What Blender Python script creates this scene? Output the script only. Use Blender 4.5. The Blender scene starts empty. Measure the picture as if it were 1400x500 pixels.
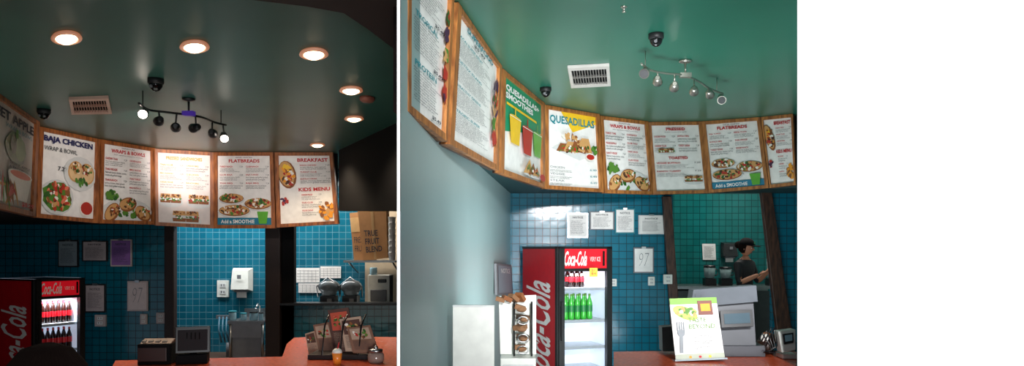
import bpy, bmesh, math, random
from mathutils import Vector, Matrix
random.seed(5)
F=1000.0;H=340.0;ZC=1.55
CL=2.75   # ceiling, left shop
CR=3.05   # ceiling, right shop
def P(u,v,d): return Vector(((u-700)/F*d,d,ZC+(H-v)/F*d))
def XY(u,d): return ((u-700)/F*d,d)
def dC(v,c): return (c-ZC)*F/(H-v)
def lin(c):
    c=c/255.0
    return c/12.92 if c<=0.04045 else ((c+0.055)/1.055)**2.4
def col(r,g,b): return (lin(r),lin(g),lin(b),1)
MC={}
def M(name,rgb,rough=0.6,metal=0.0,emit=0.0,ecol=None,var=0.06,scale=14,spec=0.5,bump=0.0):
    if name in MC: return MC[name]
    m=bpy.data.materials.new(name); m.use_nodes=True
    nt=m.node_tree; b=nt.nodes['Principled BSDF']
    c=col(*rgb)
    n=nt.nodes.new('ShaderNodeTexNoise'); n.inputs['Scale'].default_value=scale
    tc=nt.nodes.new('ShaderNodeTexCoord'); nt.links.new(tc.outputs['Object'],n.inputs['Vector'])
    r=nt.nodes.new('ShaderNodeValToRGB')
    r.color_ramp.elements[0].position=0.3;r.color_ramp.elements[1].position=0.7
    r.color_ramp.elements[0].color=tuple(x*(1-var) for x in c[:3])+(1,)
    r.color_ramp.elements[1].color=tuple(min(1,x*(1+var)) for x in c[:3])+(1,)
    nt.links.new(n.outputs['Fac'],r.inputs['Fac']); nt.links.new(r.outputs['Color'],b.inputs['Base Color'])
    b.inputs['Roughness'].default_value=rough; b.inputs['Metallic'].default_value=metal
    b.inputs['Specular IOR Level'].default_value=spec
    if emit>0:
        b.inputs['Emission Color'].default_value=col(*(ecol or rgb)); b.inputs['Emission Strength'].default_value=emit
    if bump>0:
        bp=nt.nodes.new('ShaderNodeBump'); bp.inputs['Strength'].default_value=bump
        nt.links.new(n.outputs['Fac'],bp.inputs['Height']); nt.links.new(bp.outputs['Normal'],b.inputs['Normal'])
    MC[name]=m; return m
def tile(name,c1,c2,mort,size=0.1,rough=0.15,spec=.5,nz=.5):
    m=bpy.data.materials.new(name); m.use_nodes=True
    nt=m.node_tree; b=nt.nodes['Principled BSDF']
    tc=nt.nodes.new('ShaderNodeTexCoord'); sp=nt.nodes.new('ShaderNodeSeparateXYZ'); cb=nt.nodes.new('ShaderNodeCombineXYZ')
    nt.links.new(tc.outputs['Object'],sp.inputs[0]); nt.links.new(sp.outputs['X'],cb.inputs['X']); nt.links.new(sp.outputs['Z'],cb.inputs['Y'])
    br=nt.nodes.new('ShaderNodeTexBrick'); br.offset=0.0; br.squash=1.0
    br.inputs['Scale'].default_value=1.0; br.inputs['Brick Width'].default_value=size; br.inputs['Row Height'].default_value=size
    br.inputs['Mortar Size'].default_value=size*0.045; br.inputs['Mortar Smooth'].default_value=0.3
    br.inputs['Color1'].default_value=col(*c1); br.inputs['Color2'].default_value=col(*c2); br.inputs['Mortar'].default_value=col(*mort)
    nt.links.new(cb.outputs[0],br.inputs['Vector']); nt.links.new(br.outputs['Color'],b.inputs['Base Color'])
    bp=nt.nodes.new('ShaderNodeBump'); bp.inputs['Strength'].default_value=0.6; bp.invert=True; bp.inputs['Distance'].default_value=0.012
    no=nt.nodes.new('ShaderNodeTexNoise'); no.inputs['Scale'].default_value=7
    nt.links.new(cb.outputs[0],no.inputs['Vector'])
    ad=nt.nodes.new('ShaderNodeMath'); ad.operation='MULTIPLY_ADD'; ad.inputs[1].default_value=nz
    nt.links.new(no.outputs['Fac'],ad.inputs[0]); nt.links.new(br.outputs['Fac'],ad.inputs[2])
    nt.links.new(ad.outputs[0],bp.inputs['Height']); nt.links.new(bp.outputs['Normal'],b.inputs['Normal'])
    b.inputs['Roughness'].default_value=rough; b.inputs['Specular IOR Level'].default_value=spec
    return m
def woodm(name,c1,c2,rough=0.5,vertical=True):
    m=bpy.data.materials.new(name); m.use_nodes=True
    nt=m.node_tree; b=nt.nodes['Principled BSDF']
    tc=nt.nodes.new('ShaderNodeTexCoord'); mp=nt.nodes.new('ShaderNodeMapping')
    mp.inputs['Scale'].default_value=(14,14,2.5) if vertical else (6,6,6)
    n=nt.nodes.new('ShaderNodeTexNoise'); n.inputs['Scale'].default_value=2.5; n.inputs['Detail'].default_value=6
    r=nt.nodes.new('ShaderNodeValToRGB'); r.color_ramp.elements[0].position=0.35; r.color_ramp.elements[1].position=0.65
    r.color_ramp.elements[0].color=col(*c1); r.color_ramp.elements[1].color=col(*c2)
    nt.links.new(tc.outputs['Object'],mp.inputs[0]); nt.links.new(mp.outputs[0],n.inputs['Vector'])
    nt.links.new(n.outputs['Fac'],r.inputs['Fac']); nt.links.new(r.outputs['Color'],b.inputs['Base Color'])
    b.inputs['Roughness'].default_value=rough
    return m
class B:
    def __init__(s,name): s.name=name;s.v=[];s.f=[];s.fm=[];s.sm=[];s.mats=[]
    def mi(s,m):
        if m not in s.mats: s.mats.append(m)
        return s.mats.index(m)
    def add(s,vs,fs,mat,smooth=False):
        o=len(s.v); s.v+= [Vector(x) for x in vs]; k=s.mi(mat)
        for f in fs: s.f.append([o+i for i in f]); s.fm.append(k); s.sm.append(smooth)
    def hexa(s,a,b,mat):
        s.add(list(a)+list(b),[[0,1,2,3],[7,6,5,4],[0,4,5,1],[1,5,6,2],[2,6,7,3],[3,7,4,0]],mat)
    def box(s,c,size,mat,rz=0,rx=0,ry=0):
        R=Matrix.Rotation(rz,3,'Z')@Matrix.Rotation(ry,3,'Y')@Matrix.Rotation(rx,3,'X'); c=Vector(c); x,y,z=[q/2 for q in size]
        a=[c+R@Vector(q) for q in [(-x,-y,-z),(x,-y,-z),(x,-y,z),(-x,-y,z)]]
        b=[c+R@Vector(q) for q in [(-x,y,-z),(x,y,-z),(x,y,z),(-x,y,z)]]
        s.hexa(a,b,mat)
    def prism(s,xy,z0,z1,mat):
        n=len(xy); vs=[(x,y,z0) for x,y in xy]+[(x,y,z1) for x,y in xy]
        fs=[list(range(n)),list(range(n,2*n))[::-1]]+[[i,(i+1)%n,n+(i+1)%n,n+i] for i in range(n)]
        s.add(vs,fs,mat)
    def ring(s,rings,mat,cap=True,smooth=True):
        n=len(rings[0]); vs=[p for r in rings for p in r]; fs=[]
        for k in range(len(rings)-1):
            for i in range(n): fs.append([k*n+i,k*n+(i+1)%n,(k+1)*n+(i+1)%n,(k+1)*n+i])
        s.add(vs,fs,mat,smooth)
        if cap:
            s.add(rings[0],[list(range(n))],mat); s.add(rings[-1],[list(range(n))],mat)
    def cyl(s,p0,p1,r0,mat,r1=None,seg=14,cap=True):
        r1=r0 if r1 is None else r1; s.tube([p0,p1],[r0,r1],mat,seg,cap)
    def tube(s,pts,r,mat,seg=8,cap=True):
        pts=[Vector(p) for p in pts]
        if not isinstance(r,(list,tuple)): r=[r]*len(pts)
        rings=[]; up=Vector((0,0,1))
        for i,p in enumerate(pts):
            d=(pts[min(i+1,len(pts)-1)]-pts[max(i-1,0)]).normalized()
            if abs(d.dot(up))>0.98: ref=Vector((1,0,0))
            else: ref=up
            a=d.cross(ref).normalized(); b=d.cross(a).normalized()
            rings.append([p+(a*math.cos(t)+b*math.sin(t))*r[i] for t in [2*math.pi*k/seg for k in range(seg)]])
        s.ring(rings,mat,cap)
    def lathe(s,c,prof,mat,seg=14,sy=1.0,k=0.0):
        c=Vector(c)
        s.ring([[c+Vector((r*math.cos(2*math.pi*i/seg)+k*sy*r*math.sin(2*math.pi*i/seg),sy*r*math.sin(2*math.pi*i/seg),z)) for i in range(seg)] for r,z in prof],mat)
    def ell(s,c,rx,ry,rz,mat,seg=16,rg=10,fn=None,R=None):
        c=Vector(c); vs=[];fs=[]
        for j in range(rg+1):
            th=math.pi*j/rg
            for i in range(seg):
                ph=2*math.pi*i/seg
                p=Vector((math.sin(th)*math.cos(ph),math.sin(th)*math.sin(ph),math.cos(th)))
                if fn: p=fn(p)
                p=Vector((p.x*rx,p.y*ry,p.z*rz))
                if R: p=R@p
                vs.append(c+p)
        for j in range(rg):
            for i in range(seg):
                fs.append([j*seg+i,j*seg+(i+1)%seg,(j+1)*seg+(i+1)%seg,(j+1)*seg+i])
        s.add(vs,fs,mat,True)
    def done(s,bevel=0,fixn=True):
        me=bpy.data.meshes.new(s.name); me.from_pydata([tuple(p) for p in s.v],[],s.f)
        for m in s.mats: me.materials.append(m)
        me.polygons.foreach_set('material_index',s.fm); me.polygons.foreach_set('use_smooth',s.sm)
        if fixn:
            bm=bmesh.new(); bm.from_mesh(me)
            if len(bm.verts)<3000: bmesh.ops.remove_doubles(bm,verts=bm.verts,dist=1e-6)
            bmesh.ops.recalc_face_normals(bm,faces=bm.faces); bm.to_mesh(me); bm.free()
        me.validate(); me.update()
        ob=bpy.data.objects.new(s.name,me); bpy.context.scene.collection.objects.link(ob)
        if bevel:
            md=ob.modifiers.new('bev','BEVEL'); md.width=bevel; md.segments=2; md.limit_method='ANGLE'; md.angle_limit=0.9
        return ob
TC={}
def tmesh(st,shear=0.0,bold=0.0,space=1.0):
    k=(st,shear,bold)
    if k in TC: return TC[k]
    cu=bpy.data.curves.new('t','FONT'); cu.body=st; cu.resolution_u=2; cu.shear=shear; cu.offset=bold; cu.space_line=space
    ob=bpy.data.objects.new('t',cu); bpy.context.scene.collection.objects.link(ob)
    dg=bpy.context.evaluated_depsgraph_get(); me=bpy.data.meshes.new_from_object(ob.evaluated_get(dg))
    vs=[(v.co.x,v.co.y) for v in me.vertices]; fs=[list(p.vertices) for p in me.polygons]
    bpy.data.objects.remove(ob); bpy.data.curves.remove(cu); bpy.data.meshes.remove(me)
    x0=min(v[0] for v in vs);x1=max(v[0] for v in vs);y0=min(v[1] for v in vs);y1=max(v[1] for v in vs)
    r=([((x-x0)/(x1-x0),(y-y0)/(y1-y0)) for x,y in vs],fs); TC[k]=r; return r
class Pan:
    def __init__(s,b,tl,tr,br,bl):
        s.b=b;s.c=[Vector(q) for q in (tl,tr,br,bl)]
        n=(s.c[1]-s.c[0]).cross(s.c[2]-s.c[1]).normalized()
        if abs(n.y)>.2: s.c[3].y-=(s.c[3]-s.c[0]).dot(n)/n.y
        cen=sum(s.c,Vector())/4
        if n.dot(Vector((0,0,ZC))-cen)<0: n=-n
        s.n=n; s.W=((s.c[1]-s.c[0]).length+(s.c[2]-s.c[3]).length)/2; s.H=((s.c[0]-s.c[3]).length+(s.c[1]-s.c[2]).length)/2
    def pt(s,u,t,n=0):
        tl,tr,br,bl=s.c
        return (tl*(1-u)+tr*u)*t+(bl*(1-u)+br*u)*(1-t)+s.n*n
    def box(s,s0,t0,s1,t1,n0,n1,mat):
        s.b.hexa([s.pt(s0,t0,n0),s.pt(s1,t0,n0),s.pt(s1,t1,n0),s.pt(s0,t1,n0)],[s.pt(s0,t0,n1),s.pt(s1,t0,n1),s.pt(s1,t1,n1),s.pt(s0,t1,n1)],mat)
    def poly(s,pts,n,mat): s.b.add([s.pt(u,t,n) for u,t in pts],[list(range(len(pts)))],mat)
    def rect(s,s0,t0,s1,t1,n,mat): s.poly([(s0,t0),(s1,t0),(s1,t1),(s0,t1)],n,mat)
    def ell(s,cu,ct,ru,rt,n,mat,ang=0,seg=16,jit=0):
        a=s.W/s.H; pts=[]
        for k in range(seg):
            th=2*math.pi*k/seg; j=1+random.uniform(-jit,jit)
            x=ru*math.cos(th)*j; y=rt/a*math.sin(th)*j
            X_=x*math.cos(ang)-y*math.sin(ang); Y_=x*math.sin(ang)+y*math.cos(ang)
            pts.append((cu+X_,ct+Y_*a))
        s.poly(pts,n,mat)
    def pile(s,cu,ct,ru,rt,n,mats,cnt=30,sz=.03):
        for i in range(cnt):
            r=math.sqrt(random.random()); th=random.uniform(0,6.28)
            s.ell(cu+ru*r*math.cos(th),ct+rt*r*math.sin(th),sz*random.uniform(.6,1.3),sz*.6*random.uniform(.6,1.2),n+.0001*i,random.choice(mats),ang=random.uniform(0,3),seg=7,jit=.3)
    def text(s,st,s0,t0,s1,t1,n,mat,shear=0.0,bold=0.0,rot=False,space=1.0):
        vs,fs=tmesh(st,shear,bold,space)
        if rot: pts=[s.pt(s1-y*(s1-s0),t0+x*(t1-t0),n) for x,y in vs]
        else: pts=[s.pt(s0+x*(s1-s0),t0+y*(t1-t0),n) for x,y in vs]
        s.b.add(pts,fs,mat)
VOC='grilled chicken, cheddar cheese tomato lettuce ranch onion pepper bacon spinach mango pineapple jack black bean corn rice avocado fresh basil pesto turkey honey lime chipotle mozzarella with and on flatbread served crisp'.split()
def lines(rows,cpl):
    out=[]
    for _ in range(rows):
        l=''
        while len(l)<cpl*random.uniform(0.7,1.0): l+=random.choice(VOC)+' '
        out.append(l.strip())
    return '\n'.join(out)
PARA=[lines(r,c) for r in (2,3) for c in (26,30,34,28)]
LONG=[lines(12,34) for _ in range(3)]
# ---------- materials
white=M('paper_white',(240,238,234),0.5); offw=M('paper_grey',(214,216,214),0.5)
ink=M('ink_dark',(50,52,60),0.7); inkn=M('ink_navy',(40,40,90),0.7); red=M('ink_red',(195,35,42),0.6); teal=M('ink_teal',(15,130,142),0.6)
orange=M('ink_orange',(235,155,35),0.6); yellow=M('yellow',(240,195,40),0.5); green=M('green_leaf',(80,130,42),0.6); dgreen=M('green_pepper',(40,92,30),0.4)
pgreen=M('poster_green',(25,145,100),0.5); tan=M('tortilla',(205,155,95),0.7); brown=M('bread_brown',(140,82,40),0.7); cream=M('cream_plate',(240,235,225),0.4)
dbrown=M('grill_brown',(80,46,24),0.7)
tred=M('tomato',(180,42,28),0.5); pink=M('pink_sauce',(225,115,85),0.5); purple=M('berry',(70,30,68),0.5); smoothg=M('smoothie_green',(90,170,50),0.4)
black=M('black_plastic',(16,16,18),0.35); blackm=M('black_matte',(8,8,10),0.9,spec=.2); steel=M('brushed_steel',(170,172,172),0.3,1.0); grey=M('grey_plastic',(110,112,116),0.5)
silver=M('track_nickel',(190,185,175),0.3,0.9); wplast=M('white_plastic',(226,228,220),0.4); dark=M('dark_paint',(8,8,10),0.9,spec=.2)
cola=M('cola_liquid',(38,14,10),0.15); colared=M('cola_red',(195,18,32),0.35); limeg=M('lime_bottle',(60,175,60),0.15)
skin=M('skin',(190,130,100),0.55); hair=M('hair_dark',(24,14,10),0.9,bump=0.4,scale=60,spec=.1); cardb=M('cardboard',(182,130,80),0.8); purp=M('paper_purple',(130,90,155),0.5)
orangec=M('counter_orange',(205,84,46),0.25,var=0.25,scale=60)
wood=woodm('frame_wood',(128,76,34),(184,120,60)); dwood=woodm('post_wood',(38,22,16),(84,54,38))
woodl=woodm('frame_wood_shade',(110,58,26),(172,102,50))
MEAT=[brown,dbrown,tan]; SAL=[green,dgreen,tred,cream]; MIX=MEAT+SAL
# ---------- board builder
def food_wraps(p,cx,cy,k,n=0.02,m=3):
    p.ell(cx,cy-0.03*k,0.42*k,0.15*k,n,offw); p.pile(cx,cy-.01*k,.34*k,.1*k,n+.001,[green,dgreen],14,.05*k)
    for i in range(m):
        x=cx+(-0.26+0.26*i)*k; y=cy+(0.05*((i%2)*2-1))*k; an=0.9-0.7*i
        p.ell(x,y,0.15*k,0.085*k,n+.004,brown,ang=an); p.ell(x-.01,y+0.006,0.135*k,0.065*k,n+.006,tan,ang=an); p.pile(x,y,.1*k,.05*k,n+.007,MEAT,8,.03*k)
        p.pile(x+0.05*k,y+0.03*k,0.07*k,0.045*k,n+.009,MIX,20,.022*k)
def flatb(p,cx,cy,w,h,n=.02,ang=0):
    p.ell(cx,cy-.02,w*1.08,h*1.1,n,offw,ang); p.ell(cx,cy-.006,w,h,n+.002,brown,ang); p.ell(cx,cy,w*.96,h*.88,n+.004,tan,ang,jit=.05); p.pile(cx,cy,w*.82,h*.7,n+.006,MIX,42,.03)
def sandw(p,cx,cy,w,n=0.02,ang=0.0,h=.1):
    p.ell(cx,cy-.3*h,w*.58,h*.45,n,offw,ang)
    for sx in (-.24,.24):
        x=cx+sx*w; a=w*.23
        p.poly([(x-a,cy-.35*h),(x+a,cy-.35*h),(x+a*1.05,cy-.1*h),(x-a*1.05,cy-.1*h)],n+.002,brown)
        p.pile(x,cy+.0*h,a*.95,h*.16,n+.004,[green,tred,cream,dgreen,green],16,.022)
        p.poly([(x-a*1.05,cy+.1*h),(x+a*1.05,cy+.1*h),(x+a*.95,cy+.42*h),(x-a*.95,cy+.42*h)],n+.007,tan); p.pile(x,cy+.28*h,a*.8,h*.12,n+.008,[brown,dbrown],8,.02)
def items(p,s0,s1,t1,t0,k,hc=red):
    h=(t1-t0)/k
    for i in range(k):
        a=t1-i*h; nm=' '.join(random.sample(['BBQ','CHICKEN','BAJA','CLUB','CAESAR','THAI','TURKEY','VEGGIE','RANCH','BUFFALO'],2))
        p.text(nm,s0,a-h*.26,s0+(s1-s0)*.55,a-h*.06,.02,hc,bold=.02)
        p.text('7.29',s1-(s1-s0)*.14,a-h*.26,s1,a-h*.08,.02,ink)
        p.text(random.choice(PARA),s0,a-h*.85,s0+(s1-s0)*random.uniform(.85,1),a-h*.36,.02,ink)
def b_sweet(p):
    p.rect(.06,.04,.94,.96,.012,M('poster_grey',(190,182,172),.5))
    p.text('SWEET APPLE',.1,.82,.92,.91,.02,ink,bold=.03); p.text('WRAP & BOWL',.45,.76,.9,.8,.02,teal)
    p.ell(.62,.6,.17,.15,.02,dgreen,jit=.08); p.ell(.69,.61,.1,.12,.022,M('pepper_hi',(70,125,45),.4),jit=.1); p.ell(.57,.63,.05,.09,.024,M('pepper_lo',(30,70,25),.4)); p.rect(.6,.7,.64,.78,.026,green)
    p.text('SAUCE, APPLE\n& BACON',.5,.4,.85,.46,.03,ink)
    p.poly([(.56,.12),(.82,.12),(.9,.36),(.48,.36)],.028,cream); p.ell(.69,.36,.21,.05,.03,cream); p.ell(.69,.362,.18,.035,.032,pink)
    p.ell(.35,.16,.3,.09,.034,cream); p.pile(.37,.17,.24,.06,.036,[tan,brown,pink,tred,green],30,.05); p.text('$8.29',.7,.06,.93,.11,.04,red,bold=.03)
def b_baja(p):
    p.text('BAJA CHICKEN',.09,.84,.88,.925,.02,inkn,bold=.045); p.text('WRAP & BOWL',.1,.76,.62,.81,.02,ink)
    p.ell(.68,.55,.27,.2,.02,offw); p.ell(.6,.57,.13,.12,.022,tan,ang=.8); p.ell(.79,.56,.13,.12,.022,tan,ang=-.9); p.ell(.6,.57,.11,.1,.023,M('tort2',(225,190,140),.7),ang=.8); p.ell(.79,.56,.11,.1,.023,M('tort2',(225,190,140),.7),ang=-.9)
    p.pile(.6,.61,.08,.06,.025,MIX,26,.025); p.pile(.78,.61,.08,.06,.025,MIX,26,.025); p.pile(.7,.46,.1,.03,.03,[green,dgreen],10,.04)
    p.text('7.29',.32,.55,.46,.6,.02,ink,bold=.02)
    p.ell(.32,.25,.26,.2,.02,offw); p.ell(.32,.26,.23,.17,.022,green,jit=.1); p.pile(.32,.26,.2,.14,.024,MIX+[pink,tred],75,.04)
    p.ell(.8,.16,.12,.1,.02,cream); p.ell(.8,.16,.1,.075,.022,tred)
def b_wraps(p):
    p.text('SIGNATURE',.38,.925,.62,.942,.02,ink); p.text('WRAPS & BOWLS',.2,.865,.82,.91,.02,red,bold=.03); p.text('fresh ingredients wrapped or in a bowl',.25,.835,.77,.85,.02,ink)
    items(p,.1,.48,.81,.42,3); items(p,.53,.91,.81,.36,4); food_wraps(p,.5,.19,1.05); p.pile(.2,.34,.1,.05,.035,[green,dgreen,green],14,.05)
def b_pressed(p):
    p.text('PRESSED',.33,.88,.68,.92,.02,red,bold=.03); p.text('fresh from the grill',.3,.85,.7,.865,.02,ink); items(p,.1,.48,.82,.56,2); items(p,.53,.91,.82,.56,2)
    p.text('TOASTED',.33,.48,.68,.52,.02,red,bold=.03); items(p,.1,.9,.45,.22,2); sandw(p,.75,.2,.34); sandw(p,.3,.6,.3,h=.07)
def b_sand(p):
    p.rect(.06,.04,.94,.96,.012,M('poster_plank',(225,215,210),.5))
    p.text('PRESSED SANDWICHES',.2,.87,.8,.915,.02,orange,bold=.03); items(p,.1,.48,.82,.48,3,orange); items(p,.53,.91,.82,.48,3,orange)
    sandw(p,.27,.36,.36,h=.15); sandw(p,.74,.36,.36,h=.15); sandw(p,.52,.13,.46,h=.18)
def b_flat(p):
    p.text('HAND CRAFTED',.36,.925,.64,.942,.02,ink); p.text('FLATBREADS',.25,.865,.76,.91,.02,red,bold=.03); items(p,.1,.48,.83,.5,3); items(p,.53,.91,.83,.5,3)
    flatb(p,.29,.4,.2,.065); flatb(p,.72,.33,.22,.075); flatb(p,.34,.24,.25,.075,.03)
    p.rect(.065,.045,.935,.14,.02,M('strip_teal',(20,120,150),.5)); p.text('Add a SMOOTHIE',.12,.065,.66,.115,.024,white,bold=.02)
    p.poly([(.74,.06),(.86,.06),(.89,.22),(.71,.22)],.04,smoothg)
def b_break(p):
    p.text('BREAKFAST',.38,.87,.9,.92,.02,red,bold=.03); items(p,.42,.92,.84,.56,3); p.text('KIDS MENU',.38,.47,.9,.52,.02,red,bold=.03); items(p,.42,.75,.44,.12,3)
    p.ell(.2,.7,.15,.19,.02,brown,ang=.2); p.ell(.19,.71,.13,.17,.022,tan,ang=.2); p.pile(.22,.66,.1,.11,.024,[brown,orange,tred,cream,dbrown],34,.035); p.pile(.2,.78,.07,.05,.024,[orange,yellow,brown],14,.035)
    p.pile(.82,.19,.12,.11,.02,[orange,brown,tan,orange],34,.045); p.pile(.14,.34,.05,.05,.02,[tred,purple,tred],10,.035)
def b_list(p):
    for i in range(3):
        a=.93-.29*i; p.text(['FRUIT CLASSICS','TROPICAL','PROTEIN'][i],.2,a-.035,.7,a,.02,teal,bold=.02)
        p.text(LONG[i],.1,a-.24,.82,a-.045,.02,ink)
        p.text('$5.49',.6,a-.275,.84,a-.25,.024,ink,bold=.03)
    for t,ms in ((.8,[tred,dgreen]),(.68,[purple]),(.55,[tan,green]),(.42,[tred]),(.3,[purple,tred])): p.pile(.875,t,.05,.035,.03,ms,9,.04)
def b_super(p):
    p.text('SUPERFOOD',.22,.9,.8,.945,.02,teal,bold=.03); p.text('$5.49',.36,.86,.6,.885,.02,ink,bold=.03); p.text('with a boost',.3,.835,.7,.85,.02,ink)
    for i in range(4):
        a=.82-.18*i; p.text(['ACAI SUPER FRUIT','DETOX ISLAND','HEALTHY GREENS','TROPIC SUPER'][i],.1,a-.02,.55,a,.02,teal,bold=.02); p.text(LONG[i%3],.1,a-.16,.76,a-.03,.02,ink)
    for t,ms in ((.74,[purple]),(.62,[tred,dgreen]),(.5,[purple,tan]),(.38,[green,dgreen]),(.27,[tred])): p.pile(.87,t,.05,.035,.03,ms,9,.04)
def cup(p,x,t,w,h,m,n=.03):
    p.poly([(x-w*.36,t),(x+w*.36,t),(x+w*.5,t+h),(x-w*.5,t+h)],n,m); p.ell(x,t+h,w*.5,.018,n+.002,m); p.rect(x-w*.5,t+h*.97,x+w*.5,t+h,n+.003,cream)
    p.rect(x-w*.08,t+h,x+w*.0,t+h+.1,n+.003,m)
def b_qs(p):
    p.poly([(.065,.42),(.935,.62),(.935,.955),(.065,.955)],.014,pgreen)
    p.text('QUESADILLAS+\nSMOOTHIES',.1,.76,.86,.9,.02,white,bold=.04); p.rect(.12,.7,.8,.725,.02,yellow)
    cup(p,.28,.34,.24,.27,yellow); cup(p,.54,.29,.24,.28,tred,.036); cup(p,.8,.32,.22,.26,smoothg,.03)
    p.ell(.66,.1,.25,.04,.044,offw)
    for i in range(3):
        p.poly([(.42+.1*i,.08),(.64+.08*i,.1),(.56+.08*i,.25-.03*i)],.05+.004*i,[tan,brown,tan][i]); p.pile(.54+.09*i,.13,.05,.03,.052+.004*i,MIX,12,.025)
    p.ell(.84,.09,.07,.04,.07,tred)
def b_ques(p):
    p.poly([(.5,.72),(.935,.86),(.935,.955),(.3,.955)],.014,yellow); p.text('QUESADILLAS',.1,.79,.9,.9,.02,teal,bold=.02)
    p.poly([(.12,.5),(.6,.38),(.92,.48),(.5,.62)],.02,offw)
    for i in range(4):
        x=.2+.12*i; p.poly([(x,.47+.01*i),(x+.26,.47),(x+.2,.57+.03*i),(x+.07,.57+.03*i)],.024+.004*i,[brown,tan,brown,tan][i]); p.pile(x+.13,.5+.01*i,.1,.03,.026+.004*i,MIX,14,.028)
    p.pile(.45,.63,.16,.04,.045,[tan,brown,cream],14,.04)
    p.ell(.76,.43,.09,.05,.05,cream); p.ell(.76,.43,.07,.035,.053,tred); p.pile(.85,.52,.05,.04,.05,[green,dgreen],8,.04)
    for i in range(3): p.text(['CHICKEN','VEGGIE','STEAK'][i],.1,.26-.08*i,.34,.285-.08*i,.02,M('ink_lite',(120,120,125),.7)); p.text('6.49',.78,.26-.08*i,.9,.285-.08*i,.02,teal); p.text(PARA[i],.1,.215-.08*i,.46,.245-.08*i,.02,ink)
def board(tl,tr,br,bl,cont,ceil,wd):
    dl=dC(tl[1],ceil); dr=dC(tr[1],ceil)
    A=P(*tl,dl);Bq=P(*tr,dr); A.z-=.004;Bq.z-=.004; hd=(Bq-A).normalized(); n=Vector((hd.y,-hd.x,0)).normalized()
    O=Vector((0,0,ZC))
    def hit(px):
        r=P(px[0],px[1],1)-O; return O+r*((A-O).dot(n)/r.dot(n))
    b=B('menu_board'); p=Pan(b,A,Bq,hit(br),hit(bl))
    p.box(.005,0,.995,1,-.04,.004,dwood); p.rect(.03,.03,.97,.97,.008,white)
    fw=.065;fh=.045
    p.box(.004,0,fw,1,-.02,.035,wd); p.box(1-fw,0,.996,1,-.02,.035,wd); p.box(fw,0,1-fw,fh,-.02,.033,wd); p.box(fw,1-fh,1-fw,1,-.02,.033,wd)
    cont(p); return b.done()
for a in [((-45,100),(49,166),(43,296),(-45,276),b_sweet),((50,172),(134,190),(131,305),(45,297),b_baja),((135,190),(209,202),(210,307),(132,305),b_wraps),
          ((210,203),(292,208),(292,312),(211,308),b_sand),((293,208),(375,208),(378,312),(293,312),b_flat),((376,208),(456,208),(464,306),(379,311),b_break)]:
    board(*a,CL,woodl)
for a in [((548.5,-96),(614,-6),(604,194),(548.5,152),b_list),((619,2),(681,90),(676,233),(607,197),b_super),((682,93),(741,141),(741,257),(679,236),b_qs),
          ((742,143),(817,156),(823,263),(742,258),b_ques),((818,158),(884,166),(892,266),(824,264),b_wraps),((885,167),(959,166),(969,264),(893,266),b_pressed),
          ((960,166),(1040,160),(1052,257),(970,264),b_flat),((1041,160),(1085,155.5),(1089,253),(1053,257),b_break)]:
    board(*a,CR,wood)
# ---------- shell
D0=3.1; K0=-.157; K1=-.153; KR=.390
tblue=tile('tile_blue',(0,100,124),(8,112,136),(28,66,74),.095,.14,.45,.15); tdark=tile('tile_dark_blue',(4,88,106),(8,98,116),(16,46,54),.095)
tlit=tile('tile_kitchen_blue',(18,92,114),(28,104,126),(90,140,155),.1); tgreen=tile('tile_green',(14,90,88),(20,100,98),(14,54,56),.1)
ceilL=M('ceiling_teal_left',(54,100,89),.35,var=.1,scale=1.5); ceilR=M('ceiling_green',(40,112,92),.32,var=.06,scale=1.2)
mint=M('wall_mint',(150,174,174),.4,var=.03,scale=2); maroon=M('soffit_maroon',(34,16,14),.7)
wem=M('wall_white_glow',(255,255,255),.9,emit=1.0,var=0)  # brightness put into the material: wall and trim glow, no lamp lights them
floorm2=M('floor_brown',(90,66,50),.4)
b=B('floor'); b.prism([(-11,-4),(6,-4),(6,13),(-11,13)],-.1,0,floorm2); b.done()
b=B('ceiling_left'); b.prism([(-8,D0),(K0*D0,D0),(K0*12,12),(-9,12)],CL,CL+.1,ceilL); b.done()
b=B('ceiling_right'); b.prism([(K1*D0,D0),(KR*D0,D0),(KR*12,12),(K1*12,12)],CR,CR+.1,ceilR); b.done()
b=B('wall_partition')
xs=[(K0*D0,D0),(K1*D0,D0),(K1*D0+K0*(12-D0),12),(K0*12,12)]
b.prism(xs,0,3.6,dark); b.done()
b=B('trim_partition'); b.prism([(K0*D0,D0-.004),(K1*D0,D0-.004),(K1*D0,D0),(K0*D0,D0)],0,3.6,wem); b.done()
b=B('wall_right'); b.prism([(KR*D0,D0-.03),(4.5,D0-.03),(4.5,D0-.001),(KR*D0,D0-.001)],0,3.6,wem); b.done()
b=B('wall_right_side'); b.prism([(KR*D0,D0),(KR*D0+.1,D0),(KR*12+.1,12),(KR*12,12)],0,3.6,mint); b.done()
b=B('wall_left'); b.prism([(-8,D0),(-7.9,D0),(-8.9,12),(-9,12)],0,CL,dark); b.done()
YB=9.6
X=lambda u,y:(u-700)/F*y
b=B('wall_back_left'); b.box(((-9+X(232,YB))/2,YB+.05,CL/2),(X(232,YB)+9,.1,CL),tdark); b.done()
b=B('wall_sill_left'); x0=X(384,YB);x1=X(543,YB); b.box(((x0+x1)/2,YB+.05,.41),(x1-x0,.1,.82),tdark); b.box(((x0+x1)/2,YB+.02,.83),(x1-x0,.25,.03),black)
b.box(((x0+X(402,YB))/2,YB+.05,CL/2),(X(402,YB)-x0,.1,CL),dark); b.done()
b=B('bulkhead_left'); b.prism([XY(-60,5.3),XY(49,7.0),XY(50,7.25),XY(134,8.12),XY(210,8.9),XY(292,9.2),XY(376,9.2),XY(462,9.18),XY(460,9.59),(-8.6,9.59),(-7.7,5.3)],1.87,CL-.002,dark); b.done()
b=B('wall_header_left'); 
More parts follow.
